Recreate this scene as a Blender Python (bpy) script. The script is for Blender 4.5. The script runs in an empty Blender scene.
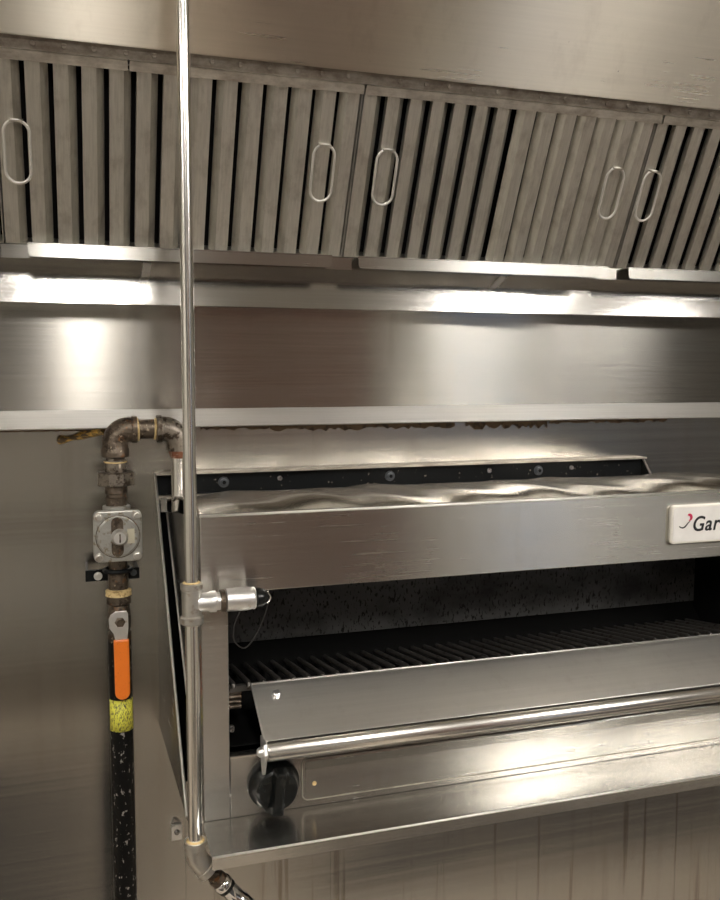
import bpy, bmesh, math, random
from mathutils import Vector, Matrix
random.seed(7)
PI = math.pi
S = bpy.context.scene
COL = S.collection
V = Vector

# ------------------------------------------------------------------ helpers
WL = {}          # world location of every object built

def quad_box(bm, x0, x1, y0, y1, z0, z1):
    vs = [bm.verts.new((x, y, z)) for z in (z0, z1) for y in (y0, y1) for x in (x0, x1)]
    for f in ((0, 2, 3, 1), (4, 5, 7, 6), (0, 1, 5, 4), (2, 6, 7, 3), (0, 4, 6, 2), (1, 3, 7, 5)):
        bm.faces.new([vs[i] for i in f])
    return vs

def box(x0, x1, y0, y1, z0, z1):
    bm = bmesh.new(); quad_box(bm, x0, x1, y0, y1, z0, z1); return bm

def prism_x(bm, prof, x0, x1, smooth=False):
    """closed profile of (y, z) pulled along X"""
    a = [bm.verts.new((x0, y, z)) for y, z in prof]
    b = [bm.verts.new((x1, y, z)) for y, z in prof]
    n = len(prof)
    for i in range(n):
        f = bm.faces.new((a[i], a[(i+1) % n], b[(i+1) % n], b[i])); f.smooth = smooth
    bm.faces.new(a[::-1]); bm.faces.new(b)
    return bm

def prism_y(bm, prof, y0, y1):
    """closed outline of (x, z) pulled along Y"""
    a = [bm.verts.new((x, y0, z)) for x, z in prof]
    b = [bm.verts.new((x, y1, z)) for x, z in prof]
    n = len(prof)
    for i in range(n):
        bm.faces.new((a[i], b[i], b[(i+1) % n], a[(i+1) % n]))
    bm.faces.new(a); bm.faces.new(b[::-1])
    return bm

def ribbon(pts, t):
    """open (y, z) polyline -> closed thin outline of thickness t"""
    out, back = [], []
    n = len(pts)
    for i, p in enumerate(pts):
        p0 = V(pts[max(i-1, 0)]); p1 = V(pts[min(i+1, n-1)])
        d = (p1 - p0).normalized(); nn = V((-d.y, d.x))
        out.append((p[0] + nn.x*t/2, p[1] + nn.y*t/2)); back.append((p[0] - nn.x*t/2, p[1] - nn.y*t/2))
    return out + back[::-1]

def rrect(cx, cz, w, h, r, seg=6):
    pts = []
    for sx, sz, a0 in ((1, 1, 0), (-1, 1, 90), (-1, -1, 180), (1, -1, 270)):
        for k in range(seg+1):
            a = math.radians(a0 + 90*k/seg)
            pts.append((cx + sx*(w/2 - r) + r*math.cos(a), cz + sz*(h/2 - r) + r*math.sin(a)))
    return pts

def sweep(bm, pts, rad, seg=24, caps=True, smooth=True, closed=False, phase=0.0):
    """tube through pts; rad a number or one per point"""
    pts = [V(p) for p in pts]; n = len(pts)
    if not hasattr(rad, '__len__'): rad = [rad]*n
    tang = []
    for i in range(n):
        if closed: t = pts[(i+1) % n] - pts[i-1]
        else:
            a = i; b = i
            while b < n-1 and (pts[b] - pts[i]).length < 1e-7: b += 1
            while a > 0 and (pts[a] - pts[i]).length < 1e-7: a -= 1
            t = pts[b] - pts[a]
            if t.length < 1e-9: t = pts[-1] - pts[0]
        tang.append(t.normalized())
    up = V((0, 0, 1)) if abs(tang[0].z) < .9 else V((0, 1, 0))
    nrm = tang[0].cross(up).normalized()
    rings = []
    for i in range(n):
        nrm = (nrm - tang[i]*nrm.dot(tang[i])).normalized()
        bn = tang[i].cross(nrm)
        rings.append([bm.verts.new(pts[i] + (nrm*math.cos(phase+2*PI*k/seg) + bn*math.sin(phase+2*PI*k/seg))*rad[i]) for k in range(seg)])
    m = n if closed else n-1
    for i in range(m):
        A, B = rings[i], rings[(i+1) % n]
        step = (pts[(i+1) % n] - pts[i]).length < 1e-7
        for k in range(seg):
            f = bm.faces.new((A[k], A[(k+1) % seg], B[(k+1) % seg], B[k])); f.smooth = smooth and not step
    if caps and not closed:
        bm.faces.new(rings[0][::-1]); bm.faces.new(rings[-1])
    return bm

def tube(pts, rad, **k): return sweep(bmesh.new(), pts, rad, **k)

def steps(p, d, prof):
    """(distance, radius) pairs along direction d from p -> points, radii"""
    d = V(d).normalized(); p = V(p)
    return [p + d*s for s, _ in prof], [r for _, r in prof]

def lathe(p, d, prof, **k):
    a, b = steps(p, d, prof); return tube(a, b, **k)

def mat_of(o): return o

def link(name, bm, mat, parent=None, bevel=0.0, base=False, sharp=40):
    bmesh.ops.recalc_face_normals(bm, faces=bm.faces)
    for e in bm.edges:
        if len(e.link_faces) == 2 and e.calc_face_angle(0) > math.radians(sharp): e.smooth = False
    xs = [v.co.x for v in bm.verts]; ys = [v.co.y for v in bm.verts]; zs = [v.co.z for v in bm.verts]
    c = V(((min(xs)+max(xs))/2, (min(ys)+max(ys))/2, min(zs) if base else (min(zs)+max(zs))/2))
    for v in bm.verts: v.co -= c
    me = bpy.data.meshes.new(name); bm.to_mesh(me); bm.free()
    me.materials.append(mat)
    o = bpy.data.objects.new(name, me); COL.objects.link(o)
    if parent is not None:
        o.parent = parent; o.location = c - WL[parent.name]
    else: o.location = c
    WL[o.name] = c
    if bevel:
        m = o.modifiers.new('bevel', 'BEVEL'); m.width = bevel; m.segments = 2; m.limit_method = 'ANGLE'; m.angle_limit = math.radians(35)
        m.harden_normals = False
    return o

def thing(name, label, cat, loc, group=None):
    o = bpy.data.objects.new(name, None); COL.objects.link(o); o.location = loc
    o.empty_display_size = .05
    o['label'] = label; o['category'] = cat
    if group: o['group'] = group
    WL[o.name] = V(loc)
    return o

def tag(o, label, cat, group=None):
    o['label'] = label; o['category'] = cat
    if group: o['group'] = group
    return o

def struct(o):
    o['kind'] = 'structure'; return o

# ------------------------------------------------------------------ materials
def new_mat(name):
    m = bpy.data.materials.new(name); m.use_nodes = True
    nt = m.node_tree; return m, nt, nt.nodes['Principled BSDF']

def N(nt, t, **kw):
    n = nt.nodes.new(t)
    for k, v in kw.items(): setattr(n, k, v)
    return n

def mapped(nt, scale):
    g = N(nt, 'ShaderNodeNewGeometry'); mp = N(nt, 'ShaderNodeMapping'); mp.inputs['Scale'].default_value = scale
    nt.links.new(g.outputs['Position'], mp.inputs['Vector']); return mp

def ramp(nt, src, a, b, ca=(0, 0, 0, 1), cb=(1, 1, 1, 1)):
    r = N(nt, 'ShaderNodeValToRGB'); e = r.color_ramp.elements
    e[0].position = a; e[1].position = b; e[0].color = ca; e[1].color = cb
    nt.links.new(src, r.inputs[0]); return r

def noise(nt, scale_vec, sc=1.0, det=3, rough=.55):
    mp = mapped(nt, scale_vec); n = N(nt, 'ShaderNodeTexNoise')
    n.inputs['Scale'].default_value = sc; n.inputs['Detail'].default_value = det; n.inputs['Roughness'].default_value = rough
    nt.links.new(mp.outputs[0], n.inputs['Vector']); return n.outputs['Fac']

def mix(nt, fac, a, b):
    m = N(nt, 'ShaderNodeMix', data_type='RGBA')
    for s, v in ((0, fac), (6, a), (7, b)):
        if hasattr(v, 'links'): nt.links.new(v, m.inputs[s])
        else: m.inputs[s].default_value = v
    return m.outputs[2]

def mathn(nt, op, a, b=None):
    m = N(nt, 'ShaderNodeMath', operation=op)
    for s, v in ((0, a), (1, b)):
        if v is None: continue
        if hasattr(v, 'links'): nt.links.new(v, m.inputs[s])
        else: m.inputs[s].default_value = v
    return m.outputs[0]

def steel(name, color=(.62, .59, .55), rough=.28, aniso=.7, tangent=(0, 0, 1), brush=(3, 3, 420), brush_amt=.12,
          wave=0.0, wave_scale=(2, 2, 4), stain=0.0, stain_col=(.16, .12, .08), stain_scale=(14, 14, 14), stain_lo=.55, stain_hi=.75,
          stain2=None, scratch=0.0, hb=.00002):
    m, nt, p = new_mat(name)
    p.inputs['Metallic'].default_value = 1
    br = noise(nt, brush, 1, 4, .6)
    blot = noise(nt, (5, 5, 7), 1, 4, .6)
    c = mix(nt, ramp(nt, br, .25, .75).outputs[0], tuple(v*(1-brush_amt*.9) for v in color) + (1,), tuple(min(1, v*(1+brush_amt*.5)) for v in color) + (1,))
    c = mix(nt, ramp(nt, blot, .35, .7).outputs[0], c, mix(nt, .12, c, (.42, .34, .24, 1)))
    r = mathn(nt, 'ADD', rough - .06, mathn(nt, 'MULTIPLY', br, brush_amt))
    r = mathn(nt, 'ADD', r, mathn(nt, 'MULTIPLY', ramp(nt, blot, .3, .8).outputs[0], .03))
    if stain:
        st = ramp(nt, noise(nt, stain_scale, 1, 6, .65), stain_lo, stain_hi).outputs[0]
        f = mathn(nt, 'MULTIPLY', st, stain)
        c = mix(nt, f, c, stain_col + (1,))
        r = mathn(nt, 'ADD', r, mathn(nt, 'MULTIPLY', f, .05))
    if stain2:   # (scale vec, lo, hi, amount, colour)
        st = ramp(nt, noise(nt, stain2[0], 1, 3, .6), stain2[1], stain2[2]).outputs[0]
        amt = mathn(nt, 'MULTIPLY', st, stain2[3])
        if len(stain2) > 5:      # grease runs only below this height
            g = N(nt, 'ShaderNodeNewGeometry'); sx = N(nt, 'ShaderNodeSeparateXYZ'); nt.links.new(g.outputs['Position'], sx.inputs[0])
            amt = mathn(nt, 'MULTIPLY', amt, mathn(nt, 'LESS_THAN', sx.outputs[2], stain2[5]))
            amt = mathn(nt, 'MULTIPLY', amt, mathn(nt, 'GREATER_THAN', sx.outputs[0], stain2[6]))
        c = mix(nt, amt, c, stain2[4] + (1,))
    nt.links.new(c, p.inputs['Base Color']); nt.links.new(r, p.inputs['Roughness'])
    p.inputs['Anisotropic'].default_value = aniso
    if aniso:
        t = N(nt, 'ShaderNodeCombineXYZ')
        for i in range(3): t.inputs[i].default_value = tangent[i]
        nt.links.new(t.outputs[0], p.inputs['Tangent'])
    h = mathn(nt, 'MULTIPLY', br, hb)
    if wave: h = mathn(nt, 'ADD', h, mathn(nt, 'MULTIPLY', noise(nt, wave_scale, 1, 1, .4), wave))
    if scratch: h = mathn(nt, 'ADD', h, mathn(nt, 'MULTIPLY', ramp(nt, noise(nt, (60, 60, 90), 1, 6, .8), .45, .6).outputs[0], scratch))
    b = N(nt, 'ShaderNodeBump'); b.inputs['Strength'].default_value = 1; b.inputs['Distance'].default_value = 1
    nt.links.new(h, b.inputs['Height']); nt.links.new(b.outputs[0], p.inputs['Normal'])
    return m

def plain(name, color, rough=.5, metal=0.0, spot=None, bump=0.0, bscale=200, spec=.5):
    """spot = (scale vec, lo, hi, colour)"""
    m, nt, p = new_mat(name)
    p.inputs['Metallic'].default_value = metal; p.inputs['Roughness'].default_value = rough
    c = color + (1,)
    p.inputs['Specular IOR Level'].default_value = spec
    n = noise(nt, (40, 40, 40), 1, 4)
    c = mix(nt, n, tuple(v*.85 for v in color) + (1,), tuple(min(1, v*1.15) for v in color) + (1,))
    for s in (spot or []):
        c = mix(nt, ramp(nt, noise(nt, s[0], 1, 4, .6), s[1], s[2]).outputs[0], c, s[3] + (1,))
    nt.links.new(c, p.inputs['Base Color'])
    if bump:
        b = N(nt, 'ShaderNodeBump'); b.inputs['Strength'].default_value = 1; b.inputs['Distance'].default_value = bump
        nt.links.new(noise(nt, (bscale,)*3, 1, 4), b.inputs['Height']); nt.links.new(b.outputs[0], p.inputs['Normal'])
    return m

def emit(name, color, strength):
    m, nt, p = new_mat(name)
    p.inputs['Base Color'].default_value = color + (1,); p.inputs['Emission Color'].default_value = color + (1,)
    p.inputs['Emission Strength'].default_value = strength
    return m

A = math.radians(63.94)                      # slope of the filter bank
SD = (0, -math.cos(A), math.sin(A))          # up the slope
M = {}
M['wall'] = steel('brushed_wall_steel', (.50, .485, .455), .22, .85, (1, 0, 0), (.7, .7, 170), .13, wave=.004, wave_scale=(1.6, 1.6, 3.2), stain=.25,
                  stain_scale=(30, 30, 3), stain_lo=.52, stain_hi=.8, stain_col=(.22, .16, .10), stain2=((70, 70, 1.6), .56, .66, .5, (.16, .11, .07), -.56, .2), hb=.0000008)
M['hood'] = steel('hood_steel', (.52, .505, .475), .215, .97, (0, 0, 1), (6, 6, 600), .10, wave=.0016, wave_scale=(3, 3, 1), stain=.35,
                  stain_scale=(40, 40, 4), stain_lo=.55, stain_hi=.8, stain_col=(.25, .18, .12))
M['hood_top'] = steel('hood_slope_steel', (.80, .745, .65), .31, 1.0, SD, (3, 260, 260), .05, hb=.00003, wave=.002, wave_scale=(2, 2, 2), stain=.3,
                      stain_scale=(20, 20, 8), stain_lo=.55, stain_hi=.85, stain_col=(.30, .24, .17),
                      stain2=((150, 150, 150), .74, .78, .6, (.10, .07, .05)))
M['band'] = steel('band_steel', (.52, .51, .49), .13, .2, (0, 0, 1), (5, 5, 500), .10, wave=.0003, wave_scale=(5, 5, 2), scratch=.00002, hb=.000003)
M['lip'] = steel('lower_lip_steel', (.52, .51, .485), .34, .6, (0, 0, 1), (5, 5, 500), .12, scratch=.00006)
M['rail'] = steel('rail_steel', (.64, .60, .53), .40, .3, (0, 0, 1), (5, 5, 400), .15, stain=.6, stain_scale=(30, 30, 60), stain_lo=.4, stain_hi=.7,
                  stain_col=(.14, .09, .06))
M['rail_dark'] = steel('rail_channel_steel', (.34, .31, .27), .45, .2, (0, 0, 1), (5, 5, 400), .2, stain=.7, stain_scale=(40, 40, 60), stain_lo=.4, stain_hi=.7,
                  stain_col=(.10, .06, .04))
M['baffle'] = steel('baffle_metal', (.72, .70, .65), .37, .3, (1, 0, 0), (420, 60, 4), .18, stain=.35, stain_scale=(45, 45, 25), stain_lo=.5, stain_hi=.75,
                    stain_col=(.20, .16, .12), stain2=((170, 170, 170), .76, .80, .8, (.72, .68, .6)))
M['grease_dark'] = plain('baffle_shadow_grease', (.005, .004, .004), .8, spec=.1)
M['broiler'] = steel('broiler_steel', (.56, .55, .52), .27, .92, (0, 0, 1), (6, 6, 500), .07, hb=.000006, stain=.22, stain_scale=(50, 50, 12), stain_lo=.5, stain_hi=.8,
                     stain_col=(.26, .2, .14), scratch=.000006)
M['shield'] = steel('shield_steel', (.80, .785, .75), .38, .6, (0, 0, 1), (6, 6, 500), .07, hb=.000004, stain=.15, stain_scale=(50, 50, 12), stain_lo=.55, stain_hi=.8, stain_col=(.3, .24, .18))
M['shelf'] = steel('shelf_steel', (.56, .55, .525), .22, .7, (0, 1, 0), (5, 300, 300), .10, wave=.0008, wave_scale=(6, 6, 6), stain=.12,
                   stain_scale=(25, 25, 25), stain_lo=.5, stain_hi=.72, stain_col=(.2, .16, .12))
M['cover'] = steel('cover_steel', (.72, .69, .63), .20, 0, brush=(60, 60, 60), wave=.002, wave_scale=(10, 8, 8), stain=.35, stain_scale=(40, 40, 40), stain_lo=.56, stain_hi=.68,
                   stain_col=(.10, .07, .05))
M['polish'] = steel('polished_pipe_steel', (.94, .925, .89), .21, 0, hb=.000004, brush=(60, 60, 60), brush_amt=.05)
M['bar'] = steel('handle_bar_steel', (.88, .865, .83), .28, 0, brush=(4, 90, 90), brush_amt=.04, hb=.000004, stain=.10, stain_scale=(60, 60, 60), stain_lo=.55, stain_hi=.7)
M['edge'] = steel('pale_highlight_steel', (.96, .95, .92), .48, 0, brush=(20, 20, 20), brush_amt=.02, hb=.000002)  # near-white steel: the light caught along edges is put into the colour
M['galv'] = plain('galvanised_casting', (.66, .64, .60), .38, 1, [((120,)*3, .56, .76, (.40, .30, .22))], .0006, 160)
M['alu'] = plain('bright_aluminium', (.92, .91, .89), .38, 1, [((60,)*3, .62, .75, (.6, .5, .38))], .0004, 120)
M['iron'] = plain('black_iron_fitting', (.15, .12, .092), .40, .8, [((70,)*3, .50, .60, (.06, .045, .035)), ((90,)*3, .60, .70, (.26, .13, .06)), ((200,)*3, .62, .68, (.45, .38, .28))], .0016, 170)
M['iron_pale'] = plain('worn_grey_fitting', (.30, .265, .225), .36, .85, [((90,)*3, .48, .58, (.08, .06, .045)), ((200,)*3, .62, .68, (.5, .42, .32))], .001, 170)
M['dope'] = plain('dried_pipe_sealant', (.72, .55, .27), .55, 0, [((200,)*3, .5, .62, (.42, .28, .12))], .001, 260)
M['rust'] = plain('rusty_copper_joint', (.32, .13, .075), .35, .5, [((180,)*3, .5, .6, (.62, .5, .42))], .001, 260)
M['blackpipe'] = plain('black_painted_pipe', (.004, .004, .004), .3, 0, [((190, 190, 110), .61, .66, (.35, .33, .30))], .0007, 140, spec=.2)
M['regulator'] = plain('cast_aluminium_regulator', (.46, .455, .43), .40, .7, [((110,)*3, .54, .66, (.26, .22, .15))], .0006, 200)
M['blackmetal'] = plain('black_painted_metal', (.005, .006, .007), .4, 0, [((140,)*3, .68, .7, (.25, .22, .18))], spec=.2)
M['orange'] = plain('orange_vinyl_grip', (1.0, .22, .02), .4, 0, [((500, 500, 260), .64, .68, (.30, .05, .01))])
M['yellow'] = plain('yellow_paper_sticker', (.80, .78, .10), .5, 0, [((700, 700, 200), .53, .57, (.10, .10, .04))])
M['interior'] = plain('black_interior', (.003, .003, .003), .8, 0, spec=.1)  # matte near-black, even all over
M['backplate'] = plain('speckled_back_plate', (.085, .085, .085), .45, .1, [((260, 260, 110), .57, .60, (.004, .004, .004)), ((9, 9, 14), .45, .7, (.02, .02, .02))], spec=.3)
M['grate'] = plain('black_cast_grate', (.16, .15, .14), .33, .8, [((120,)*3, .55, .7, (.05, .035, .025))])
M['knob'] = plain('black_bakelite', (.005, .006, .006), .25, 0, [((60,)*3, .5, .7, (.012, .013, .012))], spec=.35)
M['badge'] = plain('white_badge_enamel', (.80, .78, .75), .35, 0)
M['badge_rim'] = plain('pale_badge_rim', (.86, .83, .76), .3, .3)
M['ink'] = plain('black_lettering', (.012, .012, .014), .5)
M['ink_red'] = plain('crimson_emblem', (.55, .02, .08), .5)
M['chrome'] = plain('chrome_nozzle', (.82, .82, .82), .08, 1)
M['wire'] = plain('black_cord', (.015, .013, .012), .5)
M['screw'] = plain('greasy_screw', (.32, .31, .30), .35, .9, [((300,)*3, .5, .6, (.08, .06, .05))])
M['boltblack'] = plain('dark_washer', (.10, .11, .12), .35, .8)
M['bead'] = plain('old_brown_caulk', (.16, .10, .055), .7, 0, [((60,)*3, .5, .6, (.07, .045, .03))], .002, 120)
M['smear'] = plain('amber_sealant_smear', (.78, .50, .12), .3, 0, [((60, 60, 140), .44, .54, (.13, .09, .05))])
M['label'] = plain('yellowed_regulator_label', (.62, .58, .45), .5)

# ------------------------------------------------------------------ the room
FZ, CZ = -1.65, 1.05
X0, X1, Y0 = -2.6, 5.6, -4.6
M['tile'] = None
def tile_mat():
    m, nt, p = new_mat('quarry_tile_floor')
    mp = mapped(nt, (1, 1, 1)); b = N(nt, 'ShaderNodeTexBrick')
    b.offset = 0; b.inputs['Scale'].default_value = 1; b.inputs['Brick Width'].default_value = .2; b.inputs['Row Height'].default_value = .2
    b.inputs['Mortar Size'].default_value = .006
    b.inputs['Color1'].default_value = (.50, .43, .35, 1); b.inputs['Color2'].default_value = (.44, .38, .31, 1); b.inputs['Mortar'].default_value = (.12, .10, .08, 1)
    nt.links.new(mp.outputs[0], b.inputs['Vector']); nt.links.new(b.outputs['Color'], p.inputs['Base Color'])
    p.inputs['Roughness'].default_value = .5
    return m
M['tile'] = tile_mat()
M['ceil'] = plain('white_ceiling_tile', (.66, .64, .59), .8)
M['paint'] = plain('cream_wall_paint', (.52, .50, .45), .6)
M['door'] = plain('blue_grey_door_paint', (.30, .40, .60), .45)
M['cabinet'] = plain('brown_black_enamel', (.11, .055, .04), .4)
M['trim'] = plain('grey_trim_paint', (.07, .068, .066), .45)
M['glow'] = emit('lamp_diffuser', (1.0, .95, .88), 44)
struct(link('floor', box(X0, X1, Y0, 0, FZ-.05, FZ), M['tile']))
struct(link('ceiling', box(X0, X1, Y0, 0, CZ, CZ+.05), M['ceil']))
struct(link('wall_back', box(X0, X1, 0, .08, FZ, CZ), M['wall']))
struct(link('wall_left', box(X0-.08, X0, Y0, 0, FZ, CZ), M['paint']))
struct(link('wall_right', box(X1, X1+.08, Y0, 0, FZ, CZ), M['paint']))
struct(link('wall_front', box(X0, X1, Y0-.08, Y0, FZ, CZ), M['paint']))
d = struct(link('added_door_1', box(2.52, 3.2, Y0, Y0+.04, FZ, .45), M['door'], bevel=.004))  # unseen, added so the steel picks up a blue tint
link('door_handle', tube([(3.12, Y0+.04, -.62), (3.12, Y0+.09, -.62), (3.02, Y0+.09, -.62)], .009), M['polish'], d)
struct(link('baseboard_front', box(X0, 2.3, Y0, Y0+.012, FZ, FZ+.12), M['trim']))
# seams of the steel wall cladding
def seam(n, xc, w, z0, z1, t=.0012):
    o = struct(link('trim_%d' % n, box(xc-w/2, xc+w/2, -t, 0, z0, z1), M['wall'], bevel=.0004)); return o
seam(1, .405, .012, FZ, -.57, .0016)
seam(5, .379, .018, -.162, -.0909, .0012)
seam(2, .157, .0025, -1.65, -.60)
seam(3, 1.55, .022, FZ, -.0909, .0016)
seam(4, -.95, .022, FZ, -.0909, .0016)

# ceiling lights: recessed troffers running front to back
def ceiling_light(x, y, label, w=.26, l=1.15):
    t = thing('ceiling_light', label, 'light', (x, y, CZ-.03), 'fluorescent troffers on the kitchen ceiling')
    bm = bmesh.new()
    for a in ((-w/2-.03, -w/2, -l/2-.03, l/2+.03), (w/2, w/2+.03, -l/2-.03, l/2+.03), (-w/2, w/2, -l/2-.03, -l/2), (-w/2, w/2, l/2, l/2+.03)):
        quad_box(bm, x+a[0], x+a[1], y+a[2], y+a[3], CZ-.03, CZ)
    link('frame', bm, M['trim'], t)
    link('diffuser', box(x-w/2, x+w/2, y-l/2, y+l/2, CZ-.02, CZ-.002), M['glow'], t)
ceiling_light(.06, -2.3, 'warm white ceiling light behind the camera, straight out from the gas pipe', .15)
ceiling_light(1.78, -2.3, 'warm white ceiling light out to the right, second in the row', .15)
ceiling_light(2.75, -2.9, 'warm white ceiling light furthest to the right', .15)
ceiling_light(-1.75, -2.3, 'warm white ceiling light furthest to the left', .15)
# unseen units added along the far wall for the steel to mirror
def tall_unit(name, label, cat, x0, x1, top, m, doors=2, y1=-3.85):
    t = thing(name, label, cat, ((x0+x1)/2, (Y0+y1)/2, FZ))
    link('body', box(x0, x1, Y0+.01, y1, FZ+.12, top), m, t, bevel=.01)
    for k in range(doors):
        a = x0 + (x1-x0)*k/doors; b = x0 + (x1-x0)*(k+1)/doors
        dr = link('door', box(a+.012, b-.012, y1+.001, y1+.03, FZ+.18, top-.12), m, t, bevel=.006)
        link('handle', tube([(b-.06, y1+.03, -.5), (b-.06, y1+.07, -.5), (b-.06, y1+.07, -.1), (b-.06, y1+.03, -.1)], .01, seg=10), M['polish'], dr)
    for x in (x0+.06, x1-.06):
        for y in (Y0+.08, y1-.06): link('leg', tube([(x, y, FZ), (x, y, FZ+.12)], .022, seg=12), M['trim'], t)
t = thing('added_cupboard', 'added dark wall cupboard hung over the far counter, left', 'cupboard', (-1.1, -4.4, -.15))  # unseen, added to darken the left of the hood reflection
link('body', box(-2.1, -.12, Y0+.002, -4.22, -.15, .85), M['trim'], t, bevel=.006)
for a in (-2.1, -1.44, -.78):
    dr = link('door', box(a+.01, a+.65, -4.219, -4.20, -.14, .84), M['trim'], t, bevel=.004)
    link('handle', tube([(a+.58, -4.20, -.05), (a+.58, -4.17, -.05), (a+.58, -4.17, .10), (a+.58, -4.20, .10)], .006, seg=8), M['polish'], dr)
t = thing('added_counter', 'added pale counter unit against the far wall, left', 'counter', (-1.1, -4.3, FZ))  # made up as a light tone for the lower steel to mirror
link('worktop', box(-2.2, .45, -4.59, -3.95, -.80, -.76), M['paint'], t, bevel=.004)
link('body', box(-2.15, .40, -4.57, -4.0, FZ+.1, -.80), M['paint'], t)
link('kickboard', box(-2.15, .40, -4.57, -4.06, FZ, FZ+.1), M['trim'], t)
tall_unit('added_cabinet', 'added brown-black holding cabinet on the far side of the kitchen', 'cabinet', .58, 1.75, .70, M['cabinet'])  # invented brown mass behind a dark streak in the reflection
tall_unit('added_locker', 'added dark grey locker at the far right side of the kitchen', 'locker', 3.35, 3.8, .85, M['trim'], 1)  # unseen, put in as a dark stripe to reflect
tall_unit('added_oven_tower', 'added dark oven tower beyond the grey locker', 'oven', 4.15, 5.4, .80, M['trim'])  # likewise added, darkens the reflection on the right

# made-up prep table behind the camera, giving the wall bands to reflect
t = thing('added_prep_table', 'added stainless prep table with undershelf behind the photographer', 'table', (.6, -3.1, FZ))
link('tabletop', box(-1.5, 2.1, -3.45, -2.75, -.79, -.75), M['shelf'], t, bevel=.004)
link('undershelf', box(-1.42, 2.02, -3.37, -2.83, -1.36, -1.33), M['shelf'], t)
for x in (-1.4, 2.0):
    for y in (-3.36, -2.84):
        link('leg', tube([(x, y, FZ), (x, y, -.79)], .02), M['polish'], t)

M['rubber'] = plain('black_rubber', (.012, .011, .011), .7)
def mat_on_floor(x0, x1, y0, y1, label):
    o = link('added_mat', box(x0, x1, y0, y1, FZ, FZ+.012), M['rubber'], base=True, bevel=.004)  # unseen mats added as dark bands for the wall to mirror
    tag(o, label, 'floor mat')
mat_on_floor(-1.8, .17, -2.5, -1.15, 'added black rubber floor mat on the left, in front of the gas pipe')
mat_on_floor(.66, 3.4, -2.5, -1.10, 'added wide black rubber floor mat in front of the broiler')
# ------------------------------------------------------------------ exhaust hood
hood = thing('exhaust_hood', 'stainless exhaust hood with filter rack above the broiler and wall panel', 'exhaust hood', (.9, 0, -.09))
HX0, HX1 = -1.5, 3.3
def P(x, s, q=0.0):
    """point on the filter bank: s up the slope, q into it"""
    return (x, -.13 - s*math.cos(A) + q*math.sin(A), .16 + s*math.sin(A) + q*math.cos(A))
def slope_box(bm, x0, x1, s0, s1, q0, q1):
    vs = [bm.verts.new(P(x, s, q)) for q in (q0, q1) for s in (s0, s1) for x in (x0, x1)]
    for f in ((0, 2, 3, 1), (4, 5, 7, 6), (0, 1, 5, 4), (2, 6, 7, 3), (0, 4, 6, 2), (1, 3, 7, 5)):
        bm.faces.new([vs[i] for i in f])
def zs(z): return (z-.16)/math.sin(A)
# standoff panel with the lower lip
link('back_panel', prism_x(bmesh.new(), [(-.050, .0872), (-.050, -.0630), (0, -.0630), (0, .0872)], HX0, HX1), M['hood'], hood)
link('lower_lip', prism_x(bmesh.new(), [(-.0515, -.0632), (-.0530, -.0890), (-.0520, -.0907), (0, -.0907), (0, -.0633), (-.050, -.0633)], HX0, HX1), M['lip'], hood)
link('upper_band', prism_x(bmesh.new(), [(-.090, .1254), (-.0970, .0860), (-.0960, .0851), (-.048, .0874), (0, .0874), (0, .1254)], HX0, HX1), M['band'], hood)
link('grease_trough', prism_x(bmesh.new(), [(-.130, .158), (-.130, .1405), (-.091, .1256), (0, .1256), (0, .158)], HX0, HX1), M['hood'], hood)
# trough lip: bright clips with gaps, rounded ends
def clip(xa, xb, ra=.006, rb=.006):
    z0, z1, y = .141, .1575, -.1475
    pts = [(xa, z1)]
    pts += [(xa + ra - ra*math.cos(k*PI/8), z0 + ra - ra*math.sin(k*PI/8)) for k in range(5)]
    pts += [(xb - rb + rb*math.sin(k*PI/8), z0 + rb - rb*math.cos(k*PI/8)) for k in range(5)]
    pts += [(xb, z1)]
    bm = prism_y(bmesh.new(), pts[::-1], y, y+.0012)
    quad_box(bm, xa, xb, y, -.128, z1-.0004, z1+.0012)
    return bm
for xa, xb in ((-.95, -.6), (-.53, -.083), (-.0485, .360), (.400, .815), (.853, 1.27), (1.33, 1.8), (1.86, 2.4)):
    link('trough_lip', clip(xa, xb), M['broiler'], hood)
for xa in (.098, .636, 1.3):
    link('trough_bracket', prism_x(bmesh.new(), ribbon([(-.130, .1400), (-.0915, .1252)], .002), xa, xa+.011), M['alu'], hood)
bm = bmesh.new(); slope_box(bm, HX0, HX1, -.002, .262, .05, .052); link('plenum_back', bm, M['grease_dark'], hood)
# rail above the filters
for xa, xb in ((HX0, .076), (.078, .379), (.3815, .842), (.845, HX1)):
    bm = bmesh.new(); slope_box(bm, xa, xb, zs(.3615), zs(.3725), -.0062, -.005); slope_box(bm, xa, xb, zs(.3715), zs(.3725), -.0062, .012)
    link('filter_rail', bm, M['rail'], hood)
bm = bmesh.new(); slope_box(bm, HX0, HX1, zs(.3725), zs(.3862), -.001, .02)
link('rivet_strip', bm, M['rail_dark'], hood)
for k in range(-3, 31):
    if k in (13, 19): continue
    x = -.068 + k*.0355 + random.uniform(-.002, .002)
    c = V(P(x, zs(.379), -.001)); n = V((0, -math.sin(A), -math.cos(A)))
    link('rivet', lathe(c, n, ((0, .0036), (.0008, .0035), (.0014, .0028), (.0014, .0018), (.0008, .0014)), seg=10), M['rail_dark'], hood)
bm = bmesh.new(); slope_box(bm, HX0, HX1, zs(.386), zs(1.049), -.006, -.004); slope_box(bm, HX0, HX1, zs(.386), zs(.3875), -.006, .02)
link('slope_panel', bm, M['hood_top'], hood)
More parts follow.
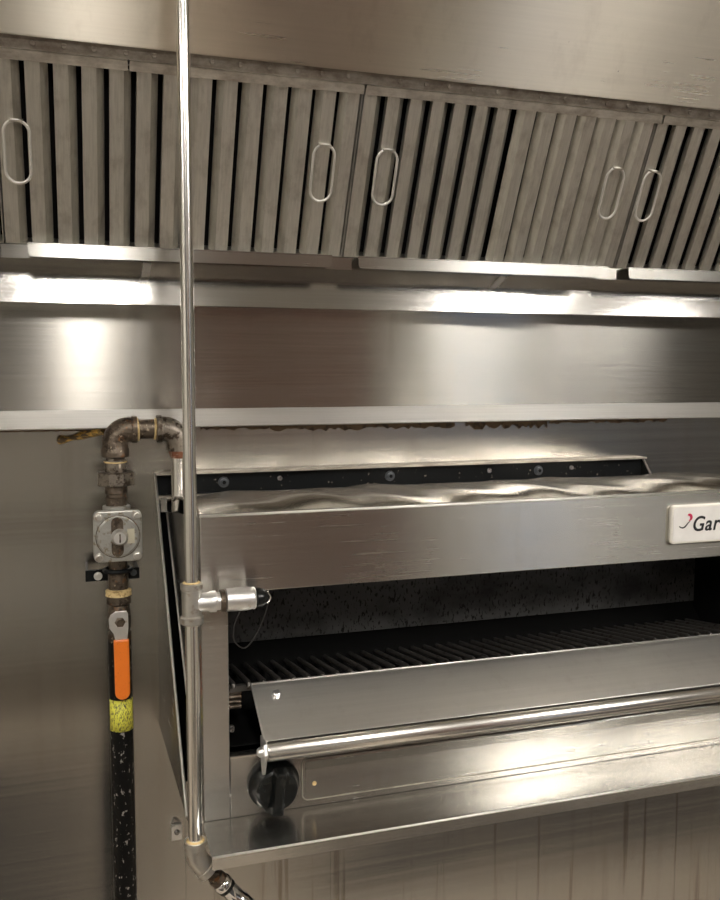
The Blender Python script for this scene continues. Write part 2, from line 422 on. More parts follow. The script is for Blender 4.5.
# dark knot of old wiring/grease clip at the first filter joint
# caulk under the hood
bm = bmesh.new()
def ragged(bm, xa, xb, zt, y, lo, hi, step=.006):
    top, bot = [], []
    x = xa
    while x < xb:
        top.append((x, zt)); bot.append((x, zt - random.uniform(lo, hi))); x += step*random.uniform(.6, 1.4)
    prof = top + bot[::-1]
    prism_y(bm, prof[::-1], y-.003, y)
for xa, xb, lo, hi in ((.19, .30, .001, .006), (.30, .62, .004, .010), (.64, .80, .003, .013), (.80, 1.05, .002, .007), (-.6, .06, .001, .0025)):
    ragged(bm, xa, xb, -.0909, 0, lo+.0035, hi+.0035)
o = link('caulk_bead', bm, M['bead'], hood)

# ------------------------------------------------------------------ baffle filters
PW = .457/14
def make_filter(label):
    w = .457
    t = thing('baffle_filter', label, 'filter', (0, -.128, .158), 'baffle filters in the hood rack')
    x0 = -w/2
    top = zs(.3665)
    bm = bmesh.new()
    d = .0105
    def slat(prof):                      # open profile (x, q) swept up the slope, thin
        th = .0011
        pts = prof + [(x, q+th) for x, q in prof[::-1]]
        lo = [bm.verts.new(P(x, 0, q)) for x, q in pts]; hi = [bm.verts.new(P(x, top - (q*.9 if q > .002 else 0), q)) for x, q in pts]
        n = len(pts)
        for i in range(n): bm.faces.new((lo[i], lo[(i+1) % n], hi[(i+1) % n], hi[i]))
        bm.faces.new(lo[::-1]); bm.faces.new(hi)
    for k in range(7):
        a = x0 + k*PW
        slat([(a + .0004, d*.9), (a + .0006, 0), (a + .55*PW, 0), (a + .83*PW, d)])
        b = x0 + w/2 + k*PW
        slat([(b + .075*PW, d*.92), (b + .34*PW, 0), (b + .86*PW, 0), (b + .865*PW, d*1.1)])
    link('baffles', bm, M['baffle'], t)
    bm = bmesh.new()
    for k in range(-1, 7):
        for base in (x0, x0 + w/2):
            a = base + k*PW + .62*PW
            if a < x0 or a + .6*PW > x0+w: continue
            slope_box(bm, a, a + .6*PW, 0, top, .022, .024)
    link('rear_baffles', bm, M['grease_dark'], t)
    bm = bmesh.new()
    slope_box(bm, x0+.0004, x0+.0016, 0, top, .0008, .03); slope_box(bm, x0+w-.0016, x0+w-.0004, 0, top, .0008, .03)
    slope_box(bm, x0, x0+w, -.001, .0, 0, .03); slope_box(bm, x0, x0+w, top, top+.0012, .001, .03)
    link('filter_frame', bm, M['baffle'], t)
    for u in (.021, .411):
        hx = x0 + u
        pts = []
        for px, pz in rrect(hx, zs(.266), .0300, .0755, .0149, 8): pts.append(P(px, pz, -.007 + (pz - zs(.266))*.05))
        h = tube(pts, .0020, seg=10, closed=True)
        hd = link('handle', h, M['edge'], t)
        bm = bmesh.new(); slope_box(bm, hx-.008, hx+.008, zs(.2985), zs(.3005), -.0095, 0)
        link('handle_tab', bm, M['baffle'], hd)
    return t

def kids(o): return [c for c in bpy.data.objects if c.parent == o]
def copy_tree(o, parent=None):
    c = o.copy(); COL.objects.link(c)
    if parent is not None: c.parent = parent
    for ch in kids(o): copy_tree(ch, c)
    return c
flabels = ['baffle filter cut off by the left edge of the photo',
           'baffle filter behind the upright fire suppression pipe, with two loop handles',
           'baffle filter in the middle right with wide black gaps in its left half',
           'baffle filter at the far right, its loop handle close beside the neighbouring one']
proto = make_filter(flabels[0])
src = [proto]
for i in range(1, 4):
    c = copy_tree(proto); c['label'] = flabels[i]; src.append(c)
for i, c in enumerate(src):
    c.location.x = -.3065 + .4585*i
    hs = sorted([h for h in kids(c) if h.name.startswith('handle')], key=lambda h: h.location.x)
    for h, dx in zip(hs, {2: (.022, -.003), 3: (-.006, 0)}.get(i, (0, 0))): h.location.x += dx

# ------------------------------------------------------------------ broiler wall bracket
BL, BR = .119, .990
wb = thing('wall_bracket', 'black rail and angled steel side plates holding the broiler on the wall', 'bracket', ((BL+BR)/2, 0, -.56))
bm = prism_x(bmesh.new(), [(0, -.1635), (-.020, -.1635), (-.020, -.1655), (-.004, -.1655), (-.004, -.197), (-.03, -.197), (-.03, -.199), (0, -.199)], BL+.002, BR-.001)
link('rail', bm, M['blackmetal'], wb)
bm = prism_x(bmesh.new(), [(-.0202, -.1622), (-.0202, -.1650), (0, -.1634), (0, -.1622)], BL, BR-.0005)
link('rail_flange', bm, M['rail'], wb)
bm = prism_x(bmesh.new(), [(-.0305, -.1955), (-.0305, -.1995), (-.02, -.1995), (-.02, -.1955)], BL+.002, BR-.0005)
link('rail_lip', bm, M['rail'], wb)
for x in (.224, .501, .778):
    b = link('bolt', lathe((x, -.004, -.181), (0, -1, 0), ((0, .0085), (.0015, .0085), (.0015, .006), (.005, .006), (.0055, .0045)), seg=20), M['boltblack'], wb)
    link('bolt_socket', lathe((x, -.0094, -.181), (0, -1, 0), ((0, .0032), (.0004, .0032)), seg=6), M['blackmetal'], b)
for x in (.314, .683, .844):
    link('screw', lathe((x, -.004, -.178), (0, -1, 0), ((0, .004), (.002, .004), (.003, .002)), seg=10), M['screw'], wb)
for x, sgn in ((BL, 1), (BR, -1)):
    bm = prism_x(bmesh.new(), [(0, -.1635), (-.006, -.1650), (-.357, -.543), (0, -.566)], x, x+sgn*.0015)
    pl = link('side_plate', bm, M['broiler'], wb)
    # flange on the sloping edge, its highlight put into a pale colour
    link('edge_flange', tube([(x, -.004, -.1640), (x, -.010, -.1680), (x, -.354, -.5385)], .0019, seg=12), M['edge'], pl)
    # black sheet standing in for the shadow in the gap behind the broiler
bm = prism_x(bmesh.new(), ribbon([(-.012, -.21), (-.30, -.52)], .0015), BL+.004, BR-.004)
link('shadow_sheet', bm, M['interior'], wb)

# ------------------------------------------------------------------ broiler
SL, SR = .133, .976
FY = -.402
br = thing('salamander_broiler', 'stainless wall mounted salamander broiler with black knob, badge and front shelf', 'broiler', ((SL+SR)/2, -.2, -.54))
side_prof = [(FY+.001, -.1675), (-.034, -.219), (-.060, -.245), (-.262, -.428), (-.345, -.523), (FY+.001, -.523)]
for x, s in ((SL, 1), (SR, -1)):
    if s == 1: link('side_panel', prism_x(bmesh.new(), side_prof, x, x+.0015), M['broiler'], br)
    else:
        rp = [(FY+.001, -.1675), (-.37, -.158), (-.33, -.156), (-.27, -.160), (-.235, -.172), (-.21, -.195), (-.2, -.23), (-.262, -.428), (-.345, -.523), (FY+.001, -.523)]
        link('side_panel', prism_x(bmesh.new(), rp, x-.0015, x), M['broiler'], br)
link('side_edge', tube([(SL, -.034, -.2195), (SL, -.262, -.4285)], .0018, seg=12), M['edge'], br)
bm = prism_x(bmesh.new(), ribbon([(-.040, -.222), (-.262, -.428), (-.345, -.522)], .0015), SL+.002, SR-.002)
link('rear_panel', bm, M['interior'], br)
link('hanger_block', box(.1235, .1325, -.040, -.030, -.2185, -.1975), M['broiler'], br)
# front fascia
bm = bmesh.new(); quad_box(bm, SL, SR, FY, FY+.018, -.2565, -.1672)
link('upper_front_panel', bm, M['broiler'], br, bevel=.0008)
link('left_frame', box(SL, .1635, FY, FY+.014, -.5235, -.2570), M['broiler'], br, bevel=.0008)
link('right_frame', box(.9455, SR, FY, FY+.014, -.5235, -.2570), M['broiler'], br, bevel=.0008)
link('lower_front_panel', box(.1640, .9450, FY, FY+.014, -.5235, -.4500), M['broiler'], br, bevel=.0008)
link('sill', box(.1640, .9450, FY-.0006, FY+.002, -.4525, -.4500), M['bar'], br)
# inner liner
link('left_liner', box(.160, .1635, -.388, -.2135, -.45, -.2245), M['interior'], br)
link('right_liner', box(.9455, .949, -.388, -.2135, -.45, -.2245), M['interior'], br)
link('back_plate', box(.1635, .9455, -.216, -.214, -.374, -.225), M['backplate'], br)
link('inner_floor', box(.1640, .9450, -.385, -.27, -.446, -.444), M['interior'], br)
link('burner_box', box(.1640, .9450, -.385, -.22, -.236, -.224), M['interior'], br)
# tray guide hardware seen in the left of the opening
g = bmesh.new()
quad_box(g, .1640, .1665, -.36, -.24, -.420, -.385)
link('rack_guide', g, M['iron'], br)
g = bmesh.new()
for z in (-.392, -.398, -.404, -.410): sweep(g, [(.168, -.352, z), (.186, -.352, z)], .0028, seg=10)
link('spring', g, M['iron'], br)
link('pivot_bolt', lathe((.172, -.36, -.432), (0, -1, 0), ((0, .004), (.004, .004), (.004, .0025), (.010, .0025)), seg=10), M['screw'], br)
# top cover: pressed sheet with soft dents
bm = bmesh.new()
nx, prof = 90, [(-.384, -.180), (-.372, -.172), (-.355, -.164), (-.32, -.161), (-.27, -.1625), (-.22, -.167), (-.17, -.172), (-.12, -.178), (-.09, -.186), (-.065, -.205), (-.050, -.222)]
rows = []
for i in range(nx+1):
    x = SL+.003 + (SR-SL-.006)*i/nx
    row = []
    for j, (y, z) in enumerate(prof):
        w = .0032*math.sin(x*23+1.1)*math.sin(j*.55) + .0018*math.sin(x*61+j)
        e = min(1, (x-SL)/.09, )
        zz = z + (w if 0 < j < len(prof)-1 else 0) - (1-e)*.006 - .003
        row.append(bm.verts.new((x, y, zz)))
    rows.append(row)
for i in range(nx):
    for j in range(len(prof)-1):
        f = bm.faces.new((rows[i][j], rows[i+1][j], rows[i+1][j+1], rows[i][j+1])); f.smooth = True
o = link('top_cover', bm, M['cover'], br)
m = o.modifiers.new('thickness', 'SOLIDIFY'); m.thickness = .0012; m.offset = 0
# white glint along the fascia's top, drawn as a pale tube
link('front_top_edge', tube([(SL, FY+.0008, -.1674), (SR, FY+.0008, -.1674)], .0017, seg=8), M['edge'], br)
link('end_bead', tube([(SR-.002, -.398, -.166), (SR-.002, -.37, -.1565), (SR-.002, -.33, -.1545), (SR-.002, -.27, -.1585), (SR-.002, -.235, -.171), (SR-.002, -.21, -.194)], .0022, seg=8), M['bar'], br)
# shelf
bm = prism_x(bmesh.new(), [(FY+.016, -.5238), (-.479, -.5238), (-.4805, -.5250), (-.4805, -.5385), (-.4785, -.5385), (-.4785, -.5262), (FY+.016, -.5262)], SL-.0025, SR+.004)
sh = link('front_shelf', bm, M['shelf'], br)
link('shelf_edge', tube([(SL-.0025, -.4797, -.5245), (SR+.004, -.4797, -.5245)], .0014, seg=8), M['edge'], sh)
# drip tray front
bm = bmesh.new()
prism_x(bm, [(FY, -.463), (FY-.0050, -.463), (FY-.0060, -.4655), (FY-.0015, -.4775), (FY-.0015, -.5075), (FY, -.5075)], .2535, .935)
link('drip_tray', bm, M['broiler'], br, bevel=.0008)
bm = bmesh.new(); pts = rrect(.594, -.489, .689, .053, .008, 5)
sweep(bm, [(x, FY-.0004, z) for x, z in pts], .0008, seg=6, closed=True); link('tray_slot_rim', bm, M['rail'], br)
for x in (.264,): link('rust_spot', lathe((x, FY-.0015, -.4955), (0, -1, 0), ((0, .0030), (.0006, .0022)), seg=9), M['dope'], br)
# knob
kc = V((.214, FY, -.487))
kn = link('control_knob', lathe(kc, (0, -1, 0), ((0, .0300), (.006, .0306), (.007, .0296), (.012, .0265), (.020, .0250), (.024, .0240), (.0255, .021)), seg=48), M['knob'], br)
link('knob_bezel', lathe(kc + V((0, .0002, 0)), (0, -1, 0), ((0, .0325), (.0015, .0325), (.0015, .030)), seg=48), M['broiler'], br)
bm = bmesh.new()
prof = [(-.007, -.0250), (.007, -.0250), (.0052, .0), (.0062, .0235), (.003, .0265), (-.003, .0265), (-.0062, .0235), (-.0052, .0)]
R = Matrix.Rotation(math.radians(6), 3, 'Y')
a = []; b_ = []
for x, z in prof:
    p = R @ V((x, 0, z)); a.append(bm.verts.new(kc + V((p.x*1.6, -.018, p.z)))); b_.append(bm.verts.new(kc + V((p.x*1.0, -.038, p.z*.97))))
for i in range(8): bm.faces.new((a[i], a[(i+1) % 8], b_[(i+1) % 8], b_[i]))
bm.faces.new(a); bm.faces.new(b_[::-1])
link('knob_grip', bm, M['knob'], kn, bevel=.0018)
# badge
bd = bmesh.new(); prism_y(bd, rrect(.828, -.2085, .152, .0520, .0065)[::-1], FY-.0060, FY)
bg = link('badge', bd, M['badge_rim'], br, bevel=.0016)
bd = bmesh.new(); prism_y(bd, rrect(.828, -.2085, .1455, .0455, .0045)[::-1], FY-.0066, FY-.0055)
link('badge_face', bd, M['badge'], bg)
cu = bpy.data.curves.new('lettering', 'FONT'); cu.body = 'Garland'; cu.size = .0285; cu.shear = .22; cu.offset = .00035; cu.extrude = .0003; cu.space_character = 1.1
tmp = bpy.data.objects.new('tmp', cu); COL.objects.link(tmp)
dg = bpy.context.evaluated_depsgraph_get(); dg.update()
me = bpy.data.meshes.new_from_object(tmp.evaluated_get(dg)); bpy.data.objects.remove(tmp)
bm = bmesh.new(); bm.from_mesh(me)
for v in bm.verts: v.co = V((.7840 + v.co.x*.92, FY-.0070 - v.co.z, -.2180 + v.co.y))
link('lettering', bm, M['ink'], bg)
bm = bmesh.new()
pts = []; rr = []
for k in range(13):
    u = k/12; pts.append((.7645 + .0170*u, FY-.0067, -.2105 - .0052*math.sin(PI*min(1, u*1.25))*.6 + .0062*u*u)); rr.append(.00035 + .0006*math.sin(PI*(.15+.8*u)))
sweep(bm, pts, rr, seg=8); link('emblem_stroke', bm, M['ink'], bg)
bm = bmesh.new(); out = []
for k in range(11):
    a_ = math.radians(115 - 200*k/10); out.append((.7800 + .0050*math.cos(a_), -.1990 + .0050*math.sin(a_)))
for k in range(11):
    a_ = math.radians(-85 + 200*k/10); out.append((.7785 + .0028*math.cos(a_), -.2000 + .0032*math.sin(a_)))
prism_y(bm, out, FY-.0070, FY-.0064); link('emblem_dot', bm, M['ink_red'], bg)
# interior far-right bright burner edge
link('burner_rail', box(.82, .93, -.372, -.36, -.262, -.259), M['rail'], br)

# ------------------------------------------------------------------ rack: grate, shield, handle
rk = thing('grill_rack', 'black barred grill rack with sloping steel shield and round handle bar in the broiler', 'grill rack', (.555, -.31, -.43))
bm = bmesh.new()
gx = .1760
gf, gb = V((0, -.357, -.3790)), V((0, -.222, -.3985))
while gx < .936:
    w = .0034
    sweep(bm, [(gx, gf.y-.001, gf.z-.006), (gx, gf.y, gf.z-.0025), (gx, gf.y+.003, gf.z-.0020), (gx, gb.y, gb.z-.0035)], .0033, seg=10)
    gx += .0186
prism_x(bm, [(-.357, -.3830), (-.350, -.3830), (-.350, -.3900), (-.357, -.3900)], .172, .938)
prism_x(bm, [(-.222, -.3985), (-.229, -.3985), (-.229, -.4065), (-.222, -.4065)], .172, .938)
link('grate', bm, M['grate'], rk)
RL, RR = .1965, .930
sp = ribbon([(-.362, -.3800), (-.3650, -.3803), (-.372, -.3835), (-.440, -.4200), (-.4455, -.427)], .0014)
bm = prism_x(bmesh.new(), sp, RL, RR)
fs = link('front_shield', bm, M['shield'], rk)
link('shield_edge', tube([(RL, -.3645, -.3797), (RR, -.3645, -.3797)], .0013, seg=8), M['edge'], fs)
link('shield_end', prism_x(bmesh.new(), ribbon([(-.3650, -.3800), (-.440, -.4197)], .0022), RL-.0010, RL+.0010), M['edge'], fs)
link('handle_bar', lathe((RL+.002, -.441, -.4315), (1, 0, 0), ((0, .0105), (.002, .0118), (RR-RL-.006, .0118), (RR-RL-.004, .0105)), seg=32), M['bar'], rk)
bm = prism_x(bmesh.new(), [(-.430, -.416), (-.449, -.420), (-.454, -.431), (-.446, -.447), (-.440, -.459), (-.433, -.447)], RL-.003, RL+.001)
link('handle_bracket', bm, M['alu'], rk, bevel=.0006)
link('handle_rivet', lathe((RL-.003, -.441, -.4315), (-1, 0, 0), ((0, .006), (.003, .0058), (.006, .003)), seg=14), M['alu'], rk)
nn = V((0, -.475, .88)).normalized()
bl = link('bolt', lathe((.2225, -.3830, -.3895), nn, ((0, .0062), (.0012, .0062), (.0012, .0050), (.0048, .0048), (.0055, .0036)), seg=8, smooth=False), M['alu'], rk)

# ------------------------------------------------------------------ fire suppression pipe in front
fx, fy = .119, -.432
fp = thing('fire_suppression_pipe', 'upright polished steel pipe with a tee, white nozzle and lower elbow left of the broiler', 'pipe', (fx, fy, -.58))
link('upper_pipe', tube([(fx, fy, -.236), (fx, fy, .80)], .0071, seg=28), M['polish'], fp)
link('lower_pipe', tube([(fx, fy, -.535), (fx, fy, -.272)], .0078, seg=28), M['polish'], fp)
tee = link('tee', lathe((fx, fy, -.2345), (0, 0, -1), ((0, .0105), (.001, .0123), (.006, .0123), (.0075, .0108), (.036, .0108), (.0375, .0128), (.044, .0128), (.046, .0105)), seg=28), M['galv'], fp)
link('tee_outlet', lathe((fx+.006, fy, -.2570), (1, 0, .0), ((0, .0100), (.012, .0105), (.014, .0118), (.020, .0118), (.021, .0100), (.028, .0098)), seg=28), M['alu'], tee)
link('band', lathe((fx+.0305, fy, -.2568), (1, 0, 0), ((0, .0100), (.0005, .0122), (.0055, .0122), (.006, .0100)), seg=24), M['iron'], fp)
link('sealant_ring', lathe((fx, fy, -.2335), (0, 0, -1), ((0, .0075), (-.002+.002, .009), (.0015, .0100)), seg=20), M['dope'], fp)
nz = link('nozzle', lathe((fx+.0365, fy, -.2565), (1, .0, 0), ((0, .0100), (.001, .0128), (.018, .0132), (.024, .0130), (.030, .0120), (.0315, .0127), (.0330, .0118), (.0335, .0100)), seg=28), M['alu'], fp)
link('nozzle_cap', lathe((fx+.0690, fy, -.2567), (1, .25, -.04), ((0, .0108), (.006, .0112), (.011, .0100), (.014, .0060)), seg=20), M['knob'], nz)
def spline(pts, n=12):
    out = []
    P_ = [V(p) for p in pts]; P_ = [P_[0]*2-P_[1]] + P_ + [P_[-1]*2-P_[-2]]
    for i in range(1, len(P_)-2):
        for k in range(n):
            t = k/n; a, b, c, d = P_[i-1:i+3]
            out.append(.5*((2*b) + (c-a)*t + (2*a-5*b+4*c-d)*t*t + (3*b-a-3*c+d)*t**3))
    out.append(P_[-2]); return out
link('cap_cord', tube(spline([(.2000, fy, -.252), (.2035, fy, -.262), (.1975, fy, -.283), (.187, fy, -.303), (.176, fy, -.3125), (.1655, fy, -.304), (.165, fy, -.288), (.172, fy, -.270)]), .0008, seg=6), M['wire'], nz)
link('cap_ring', tube(spline([(.2015, fy-.006, -.249), (.2050, fy-.006, -.256), (.2015, fy-.006, -.262)]), .0009, seg=6), M['polish'], nz)
# lower elbow, turned down and to the right
pts, rad = [], []
prof = [(0, .0100), (0, .0125), (.004, .0130), (.007, .0128), (.008, .0112)]
for s, r in prof: pts.append(V((fx, fy, -.5275 - s))); rad.append(r)
ang0 = math.radians(40); Rb = .032; zc = -.5365
for k in range(1, 9):
    a_ = ang0*k/8
    pts.append(V((fx + Rb*(1-math.cos(a_)), fy, zc - Rb*math.sin(a_)))); rad.append(.0116)
dd = V((math.sin(ang0), 0, -math.cos(ang0))); e = pts[-1]
for s, r in ((.003, .0116), (.004, .0132), (.011, .0132), (.012, .0105)): pts.append(e + dd*s); rad.append(r)
link('elbow', tube(pts, rad, seg=28), M['galv'], fp)
link('sealant_ring', lathe((fx, fy, -.5262), (0, 0, -1), ((0, .0082), (.0018, .0112)), seg=20), M['dope'], fp)
e2 = e + dd*.012
link('nipple', lathe(e2, dd, ((0, .0078), (.010, .0078), (.010, .0098), (.018, .0098)), seg=20), M['iron'], fp)
nz2 = link('lower_nozzle', lathe(e2 + dd*.018, dd, ((0, .0096), (.002, .0112), (.008, .0112), (.010, .0096), (.034, .0094), (.036, .0106), (.05, .0106)), seg=20), M['chrome'], fp)
link('nozzle_band', lathe(e2 + dd*.027, dd, ((0, .0094), (.0003, .0106), (.004, .0106), (.0045, .0094)), seg=20), M['knob'], nz2)
# small clip fixing the pipe low on the wall side
ux, uz = .1425, -.742
cl = thing('pipe_clip', 'small bright clip on the wall just left of the lower pipe', 'clip', (ux, 0, uz-.015))
link('base', box(ux-.009, ux+.008, -.004, 0, uz-.014, uz+.013), M['alu'], cl, bevel=.001)
link('screw', lathe((ux, -.004, uz), (0, -1, 0), ((0, .0045), (.0025, .0042), (.004, .002)), seg=12), M['screw'], cl)
link('loop', tube(spline([(ux-.007, -.004, uz+.010), (ux-.002, -.013, uz+.016), (ux+.005, -.007, uz+.010), (ux+.006, -.004, uz-.002)]), .0016, seg=8), M['alu'], cl)

# ------------------------------------------------------------------ gas line
gx, gy = .0575, -.080
gl = thing('gas_line', 'gas pipe with iron elbows, square regulator and orange handled valve', 'gas pipe', (gx, gy, -1.2))
zt = -.0900       # axis of the crossover
def arc(cx, cz, r, a0, a1, n=10):
    return [V((cx + r*math.cos(math.radians(a0+(a1-a0)*k/n)), gy, cz + r*math.sin(math.radians(a0+(a1-a0)*k/n)))) for k in range(n+1)]
ER = .0205
# elbow 1
p = [V((gx, gy, zt-ER-.018)), V((gx, gy, zt-ER-.018)), V((gx, gy, zt-ER-.008)), V((gx, gy, zt-ER-.006))] + arc(gx+ER, zt-ER, ER, 180, 90) + [V((gx+ER+.002, gy, zt)), V((gx+ER+.003, gy, zt)), V((gx+ER+.010, gy, zt)), V((gx+ER+.010, gy, zt))]
r = [.014, .0190, .0200, .0188] + [.0184]*11 + [.0184, .0198, .0198, .013]
link('elbow', tube(p, r, seg=28), M['iron'], gl)
ax = .1462
p = [V((ax, gy, zt-ER-.012)), V((ax, gy, zt-ER-.012)), V((ax, gy, zt-ER-.003)), V((ax, gy, zt-ER-.002))] + arc(ax-ER, zt-ER, ER, 0, 90) + [V((ax-ER-.002, gy, zt)), V((ax-ER-.003, gy, zt)), V((ax-ER-.010, gy, zt)), V((ax-ER-.010, gy, zt))]
r = [.011, .0165, .0170, .0172] + [.0178]*11 + [.0178, .0198, .0198, .013]
link('elbow', tube(p, r, seg=28), M['iron_pale'], gl)
link('crossover_nipple', tube([(gx+ER+.008, gy, zt), (ax-ER-.008, gy, zt)], .0142, seg=24), M['iron'], gl)
link('sealant_ring', lathe((gx+ER+.0095, gy, zt), (1, 0, .05), ((0, .0150), (.0010, .0178), (.0026, .0172), (.0036, .0145)), seg=24), M['dope'], gl)
link('sealant_ring', lathe((ax-ER-.0138, gy, zt), (1, 0, -.05), ((0, .0145), (.0010, .0160), (.0024, .0160), (.0036, .0145)), seg=24), M['dope'], gl)
link('copper_collar', lathe((ax, gy, zt-ER-.011), (0, 0, -1), ((0, .0130), (.002, .0140), (.006, .0128), (.010, .0118), (.012, .0105)), seg=24), M['rust'], gl)
link('drop_pipe', tube([(ax, gy, zt-ER-.020), (ax, gy, -.216)], .0108, seg=24), M['polish'], gl)
# union below elbow 1
link('upper_nipple', lathe((gx, gy, -.130), (0, 0, -1), ((0, .0130), (.004, .0130), (.004, .0155), (.018, .0155), (.021, .0150)), seg=24), M['iron_pale'], gl)
link('sealant_ring', lathe((gx, gy, -.1340), (0, .05, -1), ((0, .0140), (.001, .0164), (.0026, .0160), (.0036, .0145)), seg=24), M['dope'], gl)
link('union_nut', lathe((gx, gy, -.1500), (0, 0, -1), ((0, .0235), (.0015, .0272), (.0185, .0272), (.0200, .0235)), seg=8, smooth=False, phase=.39), M['iron_pale'], gl)
link('union_tail', lathe((gx, gy, -.1690), (0, 0, -1), ((0, .0158), (.012, .0158), (.013, .0142), (.017, .0142), (.018, .0160), (.026, .0150), (.030, .0150)), seg=24), M['iron'], gl)
rgc = V((gx, gy, -.2395))
reg = bmesh.new(); prism_y(reg, rrect(gx, rgc.z, .0670, .0730, .009)[::-1], gy-.026, gy-.012)
rg = link('pressure_regulator', reg, M['regulator'], gl, bevel=.002)
link('regulator_body', lathe((gx, gy-.014, rgc.z), (0, 1, 0), ((0, .030), (.010, .029), (.026, .020), (.030, .012)), seg=28), M['iron_pale'], rg)
link('inlet_collar', lathe((gx, gy, -.1985), (0, 0, -1), ((0, .0185), (.001, .0195), (.005, .0195), (.010, .0170), (.02, .0170)), seg=24), M['regulator'], rg)
link('outlet_collar', lathe((gx, gy, -.268), (0, 0, -1), ((0, .0170), (.008, .0170), (.010, .0140), (.022, .0130)), seg=24), M['iron'], rg)
link('diaphragm_cover', lathe((gx, gy-.026, rgc.z), (0, -1, 0), ((0, .0305), (.0015, .0305), (.0022, .0290), (.0030, .0278), (.0036, .0272)), seg=48), M['regulator'], rg)
link('cover_groove', tube([V((gx+.0298*math.cos(2*PI*k/48), gy-.0272, rgc.z+.0298*math.sin(2*PI*k/48))) for k in range(48)], .0009, seg=6, closed=True), M['iron'], rg)
bm = bmesh.new(); prism_y(bm, rrect(gx-.001, rgc.z, .0165, .0560, .008)[::-1], gy-.0305, gy-.0290); link('vent_slot', bm, M['iron'], rg)
cp = link('adjusting_cap', lathe((gx+.002, gy-.0295, rgc.z), (0, -1, 0), ((0, .0118), (.004, .0118), (.006, .0100), (.011, .0098), (.0125, .0085)), seg=28), M['alu'], rg)
link('cap_slot', box(gx+.001, gx+.003, gy-.0425, gy-.0415, rgc.z-.006, rgc.z+.006), M['iron_pale'], cp)
link('rating_label', box(gx+.0125, gx+.0225, gy-.0302, gy-.0292, rgc.z-.010, rgc.z+.011), M['label'], rg)
for sx in (-1, 1):
    for sz in (-1, 1):
        link('bolt', lathe((gx+sx*.0262, gy-.026, rgc.z+sz*.0288), (0, -1, 0), ((0, .0062), (.0015, .0062), (.0015, .0048), (.0045, .0046), (.005, .0036)), seg=14), M['galv'], rg)
# pipe below regulator and the valve
link('lower_nipple', lathe((gx, gy, -.286), (0, 0, -1), ((0, .0120), (.010, .0120), (.010, .0142), (.034, .0142)), seg=24), M['iron'], gl)
vb = link('shutoff_valve', lathe((gx, gy, -.3270), (0, 0, -1), ((0, .0150), (.001, .0172), (.014, .0176), (.017, .0140), (.022, .0150), (.034, .0172), (.048, .0165), (.056, .0140), (.058, .0168), (.070, .0168), (.071, .0140)), seg=24), M['iron'], gl)
link('sealant_ring', lathe((gx, gy, -.3205), (0, 0, -1), ((0, .0145), (.002, .0185), (.006, .0180), (.009, .0188), (.011, .0150)), seg=24), M['dope'], vb)
link('stem_nut', lathe((gx, gy-.014, -.363), (0, -1, 0), ((0, .008), (.008, .008), (.008, .0075), (.014, .0075), (.0155, .005)), seg=6, smooth=False), M['iron'], vb)
bm = bmesh.new()
lev = [(-.013, -.352), (-.006, -.3475), (.009, -.3475), (.0115, -.352), (.0115, -.372), (.0095, -.3915), (-.0065, -.3915), (-.009, -.380), (-.015, -.371), (-.0155, -.358)]
prism_y(bm, [(gx+x, z) for x, z in lev][::-1], gy-.0265, gy-.0240)
lv = link('valve_lever', bm, M['alu'], vb, bevel=.0006)
bm = bmesh.new()
out = [(gx+.0015-.0110, -.3885), (gx+.0015+.0105, -.3885), (gx+.0015+.0105, -.466)]
out += [(gx+.0015+.0105*math.cos(math.radians(-k*18)), -.466+.0105*math.sin(math.radians(-k*18))) for k in range(1, 10)]
out += [(gx+.0015-.0105, -.466)]
prism_y(bm, out[::-1], gy-.0300, gy-.0215)
link('valve_grip', bm, M['orange'], lv, bevel=.0022)
link('riser_pipe', tube([(gx, gy, FZ+.002), (gx, gy, -.396)], .0168, seg=28), M['blackpipe'], gl)
st = bmesh.new(); ring0, ring1 = [], []
for k in range(15):
    a_ = math.radians(-165 + 150*k/14)
    ring0.append(st.verts.new((gx + .0171*math.cos(a_), gy + .0171*math.sin(a_), -.5290))); ring1.append(st.verts.new((gx + .0171*math.cos(a_), gy + .0171*math.sin(a_), -.4820)))
for k in range(14): f = st.faces.new((ring0[k], ring0[k+1], ring1[k+1], ring1[k])); f.smooth = True
o = link('yellow_sticker', st, M['yellow'], gl); m = o.modifiers.new('thickness', 'SOLIDIFY'); m.thickness = .0003
o['label'] = 'yellow sticker'

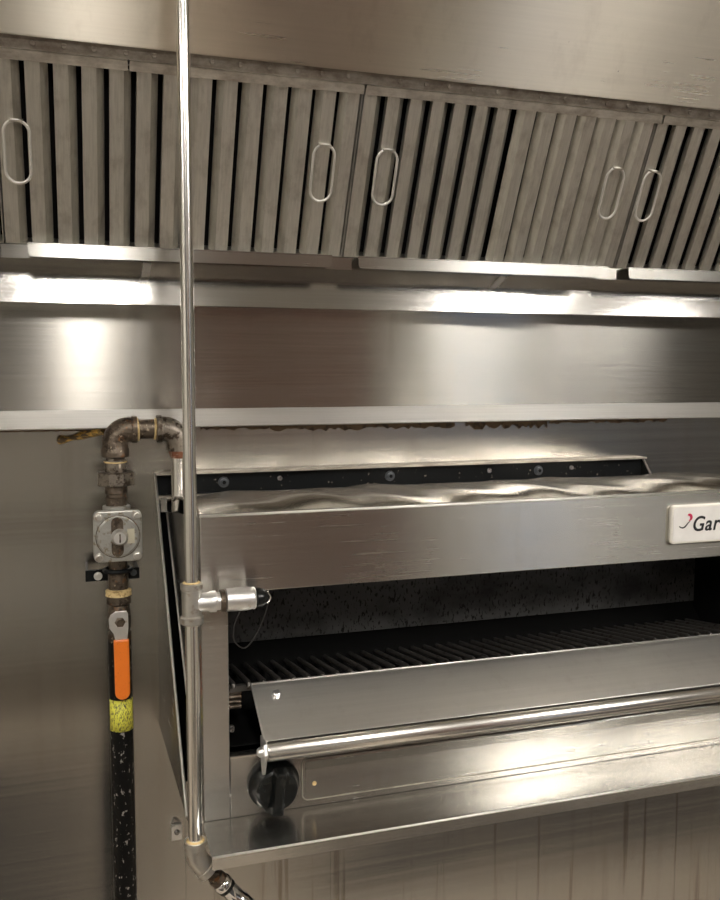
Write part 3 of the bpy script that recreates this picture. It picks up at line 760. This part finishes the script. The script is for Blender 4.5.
# pipe bracket on the wall
pb = thing('pipe_bracket', 'black flat bar pipe support screwed to the wall below the regulator', 'bracket', (gx, -.02, -.306))
link('bar', box(.0125, .0885, -.066, -.060, -.3110, -.2945), M['blackmetal'], pb, bevel=.0006)
for x in (.0135, .0845): link('stand', box(x, x+.003, -.060, 0, -.3105, -.295), M['blackmetal'], pb)
link('ring', tube([V((gx+.0185*math.cos(2*PI*k/32), gy+.0185*math.sin(2*PI*k/32), -.2925)) for k in range(32)], .0032, seg=10, closed=True), M['blackmetal'], pb)
link('bolt', lathe((.0300, -.066, -.3035), (0, -1, 0), ((0, .0062), (.001, .0062), (.001, .0045), (.004, .0042)), seg=12), M['alu'], pb)
link('bolt', lathe((.0800, -.066, -.3015), (0, -1, 0), ((0, .0050), (.001, .0050), (.001, .0038), (.003, .0035)), seg=12), M['boltblack'], pb)
# sealant smear left of the first elbow
bm = bmesh.new()
pts = [V((-.022, -.004, -.1085)), V((-.012, -.006, -.1085)), V((0, -.007, -.1060)), V((.013, -.012, -.1030)), V((.028, -.022, -.0985)), V((.044, -.040, -.094))]
sweep(bm, spline(pts, 5), [.0030, .0060, .0072, .0072, .0066, .0056, .0052, .0046, .0040, .0038, .0040, .0044, .0050, .0054, .0056, .0058, .006, .006, .006, .0062, .0062, .0062, .0062, .0062, .0062, .0062][:26], seg=10)
tag(link('sealant_smear', bm, M['smear'], base=True), 'amber dried sealant drip on the wall left of the iron elbow', 'sealant drip')

# ------------------------------------------------------------------ camera
Rm = [None]*3
f, yaw, pit, rol = 897.17, math.radians(-17.81988), math.radians(-5.31088), math.radians(.122984)
Rz = Matrix.Rotation(yaw, 3, 'Z')
fw = Rz @ V((0, math.cos(pit), math.sin(pit))); rt = Rz @ V((1, 0, 0)); up = rt.cross(fw)
r2 = rt*math.cos(rol) + up*math.sin(rol); u2 = up*math.cos(rol) - rt*math.sin(rol)
cam = bpy.data.cameras.new('camera'); co = bpy.data.objects.new('camera', cam); COL.objects.link(co)
cam.sensor_fit = 'HORIZONTAL'; cam.sensor_width = 36; cam.lens = f*36/720; cam.clip_start = .02
mw = Matrix((r2, u2, -fw)).transposed().to_4x4(); mw.translation = V((0, -1.4, 0)); co.matrix_world = mw
S.camera = co
w = bpy.data.worlds.new('world'); S.world = w; w.use_nodes = True
w.node_tree.nodes['Background'].inputs[0].default_value = (.9, .85, .78, 1); w.node_tree.nodes['Background'].inputs[1].default_value = .05
S.view_settings.view_transform = 'Standard'; S.view_settings.look = 'None'; S.view_settings.gamma = 1; S.view_settings.use_curve_mapping = False
S.view_settings.exposure = 0.82
